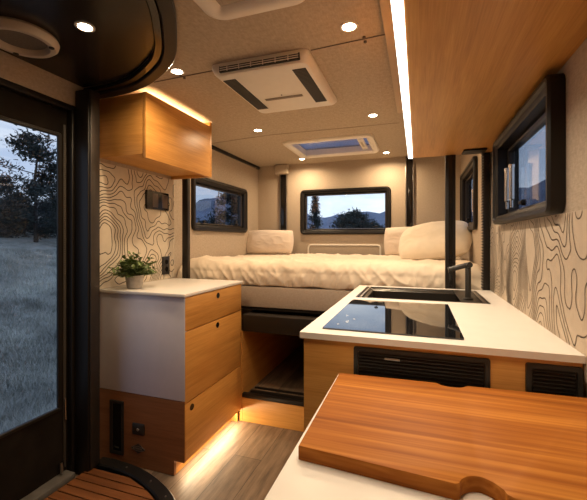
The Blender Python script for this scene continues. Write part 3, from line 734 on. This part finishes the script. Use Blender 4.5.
# worktop with the sink cut-out
SX0, SX1, SY0, SY1 = -.278, .292, 1.705, 2.120
m = M(); wall_cells(m, lambda a, b, t_: (a, b, t_), -.3255, XR-.0065, 1.008, 2.168, .9055, TOPZ, [(SX0, SX1, SY0, SY1)])
tag(obj('worktop', m, MAT['white'], loc=(.03, 1.6, .9055), smooth=False), 'long white kitchen worktop with black hob and sunken sink', 'worktop')
s_ = thing('sink', 'black sunken rectangular sink at the far end of the kitchen worktop', 'sink', (.0, 1.9, TOPZ-.017))
m = M(); pl = placer('z', TOPZ, 1)
ring(m, pl, (SX0+.0015, SX1-.0015, SY0+.0015, SY1-.0015), .012, [(0, -.0168), (0, .0008), (.008, .0008), (.010, -.006), (.030, -.010), (.034, -.012), (.040, -.0165)], cap=False); 
m.f = m.f[:-len(rrect(0,1,0,1,.1))]; m.mi = m.mi[:len(m.f)]
ring(m, pl, (SX0+.0415, SX1-.0415, SY0+.0415, SY1-.0415), .02, [(0, -.0168), (.004, -.10), (.02, -.115)], cap=True)
obj('basin', m, plain('sink_black', (.022,.018,.015), .3), s_)
m = M(); m.box((.180, SY0+.012, TOPZ-.006), (.262, SY1-.012, TOPZ+.0002), .002); m2 = m
obj('sink_ledge', m2, MAT['post'], s_)
m = M(); m.box((.266, SY0+.014, TOPZ-.005), (.280, SY1-.014, TOPZ+.002), .003); obj('rail_strip', m, MAT['steel'], s_)
m = M(); m.box((-.262, SY0+.014, TOPZ-.005), (-.250, SY1-.014, TOPZ+.002), .003); obj('rail_strip', m, MAT['steel'], s_)
m = M()
HOB = [(-.277, 1.062), (.120, 1.062), (.120, 1.610), (-.258, 1.610)]
HOB = rrect(-.272, .118, 1.062, 1.612, .004, 2)
m.prism(HOB, TOPZ+.0004, TOPZ+.0045)
hb = thing('hob', 'flush black glass induction hob reflecting the rear window', 'hob', (-.08, 1.33, TOPZ)); obj('glass_top', m, MAT['cook'], hb, smooth=False)
hm = plain('hob_marks', (.6,.6,.6), .5)
for x, y in ((-.235, 1.12), (-.215, 1.155), (-.200, 1.21)):
    m = M(); m.lathe((x, y, TOPZ+.0046), [(.0035, 0), (.003, .0004)], 10, cap1=True); obj('touch_mark', m, hm, hb)
ft = thing('faucet', 'matte black angular tap standing at the right end of the sink', 'faucet', (.215, 1.80, TOPZ+.0005)); fx_, fy_ = .215, 1.80
m = M(); m.lathe((fx_, fy_, TOPZ+.0005), [(.022, 0), (.022, .006), (.0125, .010), (.0125, .142), (.010, .146)], 22, cap0=True, cap1=True); obj('column', m, MAT['black'], ft)
m = M(); m.tube([(fx_+.012, fy_, TOPZ+.160), (fx_-.082, fy_-.004, TOPZ+.132)], .0115, 16); sp = obj('spout', m, MAT['black'], ft)
m = M(); m.tube([(fx_-.074, fy_-.004, TOPZ+.128), (fx_-.074, fy_-.004, TOPZ+.118)], .008, 12); obj('nozzle', m, MAT['blackgloss'], sp)
m = M(); m.tube([(fx_+.0, fy_-.012, TOPZ+.155), (fx_+.004, fy_-.034, TOPZ+.158)], [.010, .012], 14); obj('lever', m, MAT['black'], ft)

# ------------------------------------------------------------------ fold-down table and cutting board in the foreground
TZ = .826
tb = thing('side_table', 'white fold-down table in the foreground abutting the kitchen cabinet', 'table', (.08, .6, 0))
m = M(); m.box((-.205, .18, TZ-.028), (XR-.008, KY0-.038, TZ), .003); obj('tabletop', m, MAT['white'], tb)
m = M(); m.tube([(.2, .6, .011), (.2, .6, TZ-.0285)], .03, 24); obj('leg', m, MAT['black'], tb)
m = M(); m.lathe((.2, .6, .001), [(.13, 0), (.13, .006), (.03, .010)], 32, cap0=True, cap1=True); obj('foot_plate', m, MAT['black'], tb)
BZ = TZ+.0006
def arc(cx, cy, r, a0, a1, sy, n=14): return [(cx+r*math.cos(a0+(a1-a0)*i/n), cy+sy*r*math.sin(a0+(a1-a0)*i/n)) for i in range(n+1)]
near = lambda x: .572 - .080*(x+.182)     # near edge line
far = lambda x: .921 + .047*(x+.187)
P = [(-.190, far(-.19)), (-.187, near(-.187))]
P += [(.050, near(.050)), (.056, near(.056)+.004)] + [(x, near(x)+.006+.024*math.sin(PI*(x-.056)/.058)**.7) for x in np.linspace(.059, .111, 14)] + [(.114, near(.114)+.004), (.121, near(.121))]
P += [(XR-.012, near(XR)), (XR-.012, far(XR))]
P += [(.112, far(.112))] + [(x, far(x)-.018*math.sin(PI*(x-.045)/.062)**.5) for x in np.linspace(.106, .046, 12)] + [(.040, far(.040))]
bm = bmesh.new(); vs = [bm.verts.new((a_, b_, BZ)) for a_, b_ in P]; fc = bm.faces.new(vs)
ex = bmesh.ops.extrude_face_region(bm, geom=[fc]); tv = [g for g in ex['geom'] if isinstance(g, bmesh.types.BMVert)]
for v in tv: v.co.z += .0235
bmesh.ops.recalc_face_normals(bm, faces=bm.faces)
te = [e for e in bm.edges if all(abs(v.co.z-BZ-.0235) < 1e-5 for v in e.verts)]
bmesh.ops.bevel(bm, geom=te, offset=.0022, segments=2, affect='EDGES', profile=.5)
m = M(); m.bm(bm)
tag(obj('cutting_board', m, MAT['board'], loc=(.08, .75, BZ)), 'large orange-brown wooden cutting board with finger notches on the white table', 'cutting board')

# ------------------------------------------------------------------ kitchen wall unit
UZ = 1.660
kw = thing('wall_cabinet', 'long bamboo wall cabinet over the kitchen worktop with white led strip', 'cabinet', (.17, 1.2, UZ))
m = M(); m.box((-.0260, .50, UZ), (XR-.001, 2.185, UZ+.018), .001); obj('bottom_panel', m, MAT['bambooY'], kw)
m = M(); m.box((-.046, .50, UZ+.010), (-.0265, 2.185, CEIL-.001), .001); obj('cabinet_front', m, MAT['bambooY'], kw)
m = M(); m.box((-.0260, 2.168, UZ+.0185), (XR-.001, 2.185, CEIL-.001)); obj('side_panel', m, MAT['bambooX'], kw)
m = M(); m.box((-.050, .50, UZ-.002), (-.0265, 2.186, UZ+.0095), .001); o = obj('led_strip', m, MAT['ledstrip'], kw); o['label'] = 'bright white led strip'
m = M(); m.box((.225, 2.06, UZ-.010), (.335, 2.150, UZ-.0005), .003); o = obj('latch', m, MAT['frame'], kw)
add_area('kitchen_strip_lamp', (-.038, 1.34, UZ-.005), 1.66, 6.0, (1, .82, .60), (0, 0, PI/2), size_y=.02, spread=2.6)

# ------------------------------------------------------------------ air conditioner
ac = thing('air_conditioner', 'white ceiling air conditioner with black side grilles', 'air conditioner', (-.645, 1.68, CEIL))
pl = placer('z', CEIL, -1)
AX0, AX1, AY0, AY1 = -.900, -.432, 1.446, 2.050
m = M(); ls = []
for (x0, x1, y0, y1, d, r) in ((AX0, AX1, AY0, AY1, .0005, .03), (AX0, AX1, AY0, AY1, .014, .03), (AX0+.008, AX1-.004, AY0+.004, AY1-.03, .034, .035), (AX0+.03, AX1-.012, AY0+.012, AY1-.085, .050, .035), (AX0+.045, AX1-.022, AY0+.024, AY1-.10, .054, .03)):
    ls.append([pl(a_, b_, d) for a_, b_ in rrect(x0, x1, y0, y1, r, 8)])
m.loops(ls, True, True); obj('housing', m, MAT['plastic'], ac)
for x0, x1 in ((-.862, -.797), (-.520, -.458)):
    m = M(); m.box((x0, 1.500, CEIL-.0560), (x1, 1.895, CEIL-.0542), .001); g = obj('side_grille', m, MAT['acdark'], ac)
    m = M()
    for k in range(30): m.box((x0+.004, 1.508+k*.0127, CEIL-.0572), (x1-.004, 1.512+k*.0127, CEIL-.0561))
    obj('slats', m, plain('ac_slat', (.05,.042,.036), .5) if 'ac_slat' not in bpy.data.materials else bpy.data.materials['ac_slat'], g)
m = M(); m.box((-.765, 1.765, CEIL-.0562), (-.558, 1.792, CEIL-.0542), .001); g = obj('display_slot', m, plain('ac_slot', (.20,.15,.11), .5), ac)
m = M(); m.lathe((-.66, 1.742, CEIL-.0543), [(.004, 0), (.004, -.002)], 10, cap1=True); obj('sensor', m, MAT['acdark'], ac)
m = M(); m.box((AX0+.05, AY0-.0025, CEIL-.042), (AX1-.035, AY0+.010, CEIL-.012), .003); g = obj('front_outlet', m, MAT['acdark'], ac)
m = M()
for z in (.036, .027, .018): m.box((AX0+.055, AY0-.006, CEIL-z), (AX1-.04, AY0-.0026, CEIL-z+.0035), .001)
for k in range(6): m.box((AX0+.09+k*.058, AY0-.0063, CEIL-.039), (AX0+.094+k*.058, AY0-.0030, CEIL-.015))
obj('louvre', m, MAT['plastic'], g)

# ------------------------------------------------------------------ roof hatches
rh = thing('roof_hatch', 'roof hatch with white rounded frame and clear pane above the bed', 'skylight', (-.66, 2.92, CEIL))
m = M(); ring(m, pl, HT, .07, [(0, .0005), (.004, .014), (.018, .022), (.040, .022), (.052, .012), (.060, .004), (.060, -.058), (.050, -.058), (.050, .0005)], k=8); obj('hatch_frame', m, MAT['plastic'], rh)
m = M(); ring(m, pl, HT, .07, [(.0605, -.046), (.0605, -.050)], cap=True); q = rrect(0,1,0,1,.1); m.f.append(tuple(range(len(q)))); m.mi.append(0); obj('hatch_pane', m, MAT['roofglass'], rh)
m = M(); m.box((-.455, 2.88, CEIL-.006), (-.408, 3.21, CEIL+.012), .004); b2 = obj('blind_bar', m, MAT['plastic'], rh)
m = M(); m.box((-.440, 2.96, CEIL-.012), (-.422, 3.1, CEIL-.0065), .003); obj('pull_grip', m, MAT['fan'], b2)
fh = thing('roof_hatch', 'white framed roof vent at the top edge nearest the viewer, blind closed', 'skylight', (-.54, .85, CEIL))
FH = (-.700, -.320, .70, 1.155)
m = M(); ring(m, pl, FH, .07, [(0, .0005), (.004, .014), (.016, .020), (.045, .020), (.060, .010), (.066, .0005)], k=8); obj('hatch_frame', m, MAT['plastic'], fh)
m = M(); ring(m, pl, FH, .07, [(.0665, .0005), (.0665, .004)], cap=True, k=8); obj('blind', m, MAT['ceil'], fh)

# ------------------------------------------------------------------ OUTSIDE
def gz(x, y):
    d = max(0, -x-3.2)
    left = -.85 + .245*d - .0036*d*d if d < 16 else -.85 + .245*16-.0036*256
    k = max(0, min(1, (-x-2.0)/5.0)); k *= max(0, min(1, (18-(y-(-x)*.75))/14))
    base = -.9 - .01*max(0, y)
    return base*(1-k) + left*k
def tone(x, y): return .10*mnoise.noise(Vector((x*.6, y*.6, 0))) + .05*mnoise.noise(Vector((x*2.2, y*2.2, 3)))
m = M(); GX = np.concatenate([np.linspace(-45, -14, 40), np.linspace(-13.6, -1.8, 60), np.linspace(-1, 45, 24)]); GY = np.concatenate([np.linspace(-12, 14, 80), np.linspace(14.5, 60, 40)])
m.grid([[(x, y, gz(x, y)+tone(x, y)*(1 if x < -2 else .3)) for y in GY] for x in GX])
struct('ground', m, MAT['ground'], fixn=False)
# tufts of dry grass on the slope seen through the door
m = M(); rg = random.Random(5)
for k in range(24000):
    d = 3.0 + 10.5*rg.random()**1.3; az = rg.uniform(.50, .80)
    x = -d*math.cos(az)*1.0-.6; y = d*math.sin(az)
    z = gz(x, y)+tone(x, y); hgt = rg.uniform(.05, .14)
    for q in range(3):
        a_ = rg.uniform(0, 2*PI); lx, ly = math.cos(a_), math.sin(a_); wd = .004+.0015*d*.25
        p0 = (x+lx*.02, y+ly*.02, z-.02); tip = (x+lx*hgt*.8, y+ly*hgt*.8, z+hgt*rg.uniform(.5, 1))
        m.add([(p0[0]-ly*wd, p0[1]+lx*wd, p0[2]), (p0[0]+ly*wd, p0[1]-lx*wd, p0[2]), tip], [(0,1,2)])
tag(obj('meadow_grass', m, MAT['grass'], smooth=False, fixn=False), 'pale dry grass covering the slope outside the door', 'grass', kind='stuff')

def conifer(name, x, y, z0, h, r, label, seed, shape='cone', dens=1.0, bare=.15, cat='tree'):
    R_ = random.Random(seed); t = thing(name, label, cat, (x, y, z0), 'trees outside')
    m = M(); pts = [(x+R_.uniform(-.02,.02)*h*(k/6), y+R_.uniform(-.02,.02)*h*(k/6), z0-.3+(h*.97+.3)*k/6) for k in range(7)]
    m.tube(pts, [h*.022*(1-k/7.2) for k in range(7)], 8)
    f = M(); nb = int(58*dens)
    for b_ in range(nb):
        u_ = bare + (1-bare)*b_/nb
        if shape == 'cone': L = r*(1-u_)**.8*R_.uniform(.7, 1.1)+.03*r
        elif shape == 'open': L = r*(.35+.65*math.sin(PI*min(1, (u_-bare)/(1-bare)*.85+.15)))*R_.uniform(.55, 1.1)
        else: L = r*math.sqrt(max(0, 1-(2*u_-1)**2))*R_.uniform(.7, 1.05)+.02
        a_ = R_.uniform(0, 2*PI); c0 = Vector((x, y, z0+h*u_)); dirv = Vector((math.cos(a_), math.sin(a_), R_.uniform(-.15, .25)))
        m.tube([c0, c0+dirv*L*.9], [h*.005, h*.002], 4)
        nn = int(120 if shape != 'cone' else 30)
        for q in range(nn):
            s = R_.uniform(.25, 1.0)
            if shape == 'open': s = R_.choice((.55, .8, 1.0))+R_.uniform(-.14, .10)
            p = c0 + dirv*L*s + Vector((R_.gauss(0,1), R_.gauss(0,1), R_.gauss(0,.7)))*r*(.10 if shape != 'cone' else .07)
            d = Vector((R_.gauss(0,1), R_.gauss(0,1), R_.gauss(.3,.7))).normalized(); sd = d.cross(Vector((R_.gauss(0,1), R_.gauss(0,1), R_.gauss(0,1)))).normalized()
            l_ = r*R_.uniform(.05, .11); wv = r*R_.uniform(.010, .024)
            f.add([p-sd*wv, p+sd*wv, p+d*l_+sd*wv*.4, p+d*l_-sd*wv*.4], [(0,1,2,3)])
    obj('trunk', m, MAT['bark'], t); obj('needles', f, MAT['needle'] if cat == 'tree' else MAT['bush'], t, smooth=False, fixn=False)
    return t
def out(px_, dist):     # a spot outside at a given direction and distance from the eye
    f_ = 362.988; a_ = math.radians(18.874); u_ = (px_-293.5)/f_
    d = Vector((u_*math.cos(a_)-math.sin(a_), u_*math.sin(a_)+math.cos(a_))).normalized()*dist
    return d.x, d.y
x, y = out(36, 15); conifer('pine_tree', x, y, gz(x, y)-.1, H+.238*15-gz(x, y), 1.35, 'tall loose-crowned pine seen through the door window', 3, 'open', 1.1, .12)
x, y = out(-6, 20); conifer('pine_tree', x, y, gz(x, y), H+.13*20-gz(x, y), 1.4, 'lower dark pine left of the tall pine, seen through the door', 8, 'open', .9, .05)
for k, (p_x, dd, hh, rr) in enumerate(((60, 17, .105, .85), (42, 18.6, .085, .85), (25, 17.4, .075, .85), (8, 18.8, .085, .85), (-8, 16.6, .08, .85), (52, 21, .10, .8), (18, 21.5, .095, .8))):
    x, y = out(p_x, dd); conifer('bush', x, y, gz(x, y)-.4, H+hh*dd-gz(x, y)+.4, rr, ['dark bush at the right edge of the door view', 'dark bush just right of the tall pine trunk', 'dark bush just left of the tall pine trunk', 'dark bush left of centre in the door view', 'dark bush at the far left edge of the door view', 'taller bush behind, near the right side of the door view', 'taller bush behind, in the middle of the door view'][k], 20+k, 'open', .9, .04, 'bush')
x, y = out(315, 16); conifer('spruce_tree', x, y, -1.2, H+.121*16+1.2, .85, 'slim pointed spruce at the left side of the rear window', 31, 'cone', 4.0, .12)
x, y = out(353, 24); conifer('broad_tree', x, y, -1.2, H+.072*24+1.2, 1.75, 'broad dark tree in the middle of the rear window', 32, 'round', 2.6, .05)
x, y = out(375, 30); conifer('broad_tree', x, y, -1.2, H+.042*30+1.2, 1.6, 'small dark tree right of the broad tree in the rear window', 33, 'round', 1.6, .05)
x, y = out(232, 14); conifer('pine_tree', x, y, -.4, H+.125*14+.4, 1.0, 'open pine at the right side of the left bed window', 34, 'open', 1.3, .35)
x, y = out(206, 18); conifer('bush', x, y, -.6, H+.045*18+.6, 1.8, 'dark bush low in the left bed window', 35, 'round', 1.4, .05, 'bush')
# ring of distant mountains
m = M(); P = []
na = 220
for i in range(na+1):
    az = math.radians(-75 + 205*i/na)      # from +X-ish round to -X, 90 = straight ahead
    row = []
    deg = math.degrees(az)
    base = 8.0 + 4.0*mnoise.noise(Vector((az*3.1, 2.0, 1))) + 2.6*mnoise.noise(Vector((az*8, 5.0, 2))) + 1.0*mnoise.noise(Vector((az*22, 1.0, 7)))
    base += 5.0*math.exp(-((deg-74)/7)**2) + 3.2*math.exp(-((deg-120.5)/4.5)**2)
    base += 2.5; base *= max(.15, min(1, (140-deg)/14))
    for k in range(13):
        d = 95 + 45*k/12; s = math.sin(PI*min(1, k/12*1.0)*.5) if k <= 8 else math.cos((k-8)/4*PI/2)
        sharp = (k/8)**1.3 if k <= 8 else 1-(k-8)/4
        rough_ = 1+.10*mnoise.noise(Vector((az*30, k*.6, 4)))
        row.append((d*math.cos(az), d*math.sin(az), -4 + (4+H+base)*max(0, sharp)*rough_))
    P.append(row)
m.grid(P); struct('mountains', m, MAT['hill'], fixn=False)

# ------------------------------------------------------------------ dusk sky
wd_ = bpy.data.worlds.new('dusk_sky'); sc.world = wd_; wd_.use_nodes = True; nt = wd_.node_tree; bg = nt.nodes['Background']
tcw = N(nt, 'ShaderNodeTexCoord'); sep = N(nt, 'ShaderNodeSeparateXYZ'); nt.links.new(tcw.outputs['Generated'], sep.inputs[0])
rp = N(nt, 'ShaderNodeValToRGB'); e = rp.color_ramp.elements
e[0].position = 0.0; e[0].color = (.52,.57,.62,1); e[1].position = .6; e[1].color = (.13,.20,.36,1); q = e.new(.16); q.color = (.36,.43,.54,1)
nt.links.new(sep.outputs['Z'], rp.inputs['Fac'])
mpw = N(nt, 'ShaderNodeMapping'); mpw.inputs['Scale'].default_value = (2.2, 2.2, 9.0); nt.links.new(tcw.outputs['Generated'], mpw.inputs['Vector'])
cn = N(nt, 'ShaderNodeTexNoise', Scale=1.6, Detail=7.0, Roughness=.6, Distortion=.3); nt.links.new(mpw.outputs[0], cn.inputs['Vector'])
cr = N(nt, 'ShaderNodeValToRGB'); cr.color_ramp.elements[0].position = .46; cr.color_ramp.elements[0].color = (0,0,0,1); cr.color_ramp.elements[1].position = .70; cr.color_ramp.elements[1].color = (.85,.85,.85,1)
nt.links.new(cn.outputs['Fac'], cr.inputs['Fac'])
mxw = N(nt, 'ShaderNodeMix'); mxw.data_type = 'RGBA'; nt.links.new(cr.outputs['Color'], mxw.inputs[0]); nt.links.new(rp.outputs['Color'], mxw.inputs[6]); mxw.inputs[7].default_value = (.66,.68,.70,1)
nt.links.new(mxw.outputs[2], bg.inputs['Color']); bg.inputs['Strength'].default_value = 2.5

# ------------------------------------------------------------------ camera and colour
cd = bpy.data.cameras.new('camera'); cam = bpy.data.objects.new('camera', cd); C.objects.link(cam)
cd.sensor_fit = 'HORIZONTAL'; cd.sensor_width = 36.0; cd.lens = 362.988/587*36.0; cd.clip_start = .02; cd.clip_end = 500
cd.shift_y = -(250-240.25)/587
cam.location = (0, 0, H); cam.rotation_euler = (PI/2, 0, math.radians(18.874)); sc.camera = cam
sc.view_settings.view_transform = 'Standard'; sc.view_settings.look = 'None'; sc.view_settings.gamma = 1.0; sc.view_settings.use_curve_mapping = False
sc.view_settings.exposure = 0.15
sc.cycles.use_denoising = True; sc.cycles.max_bounces = 8; sc.cycles.diffuse_bounces = 4; sc.cycles.glossy_bounces = 4; sc.cycles.transparent_max_bounces = 12
sc.cycles.sample_clamp_indirect = 6.0; sc.cycles.caustics_reflective = False; sc.cycles.caustics_refractive = False
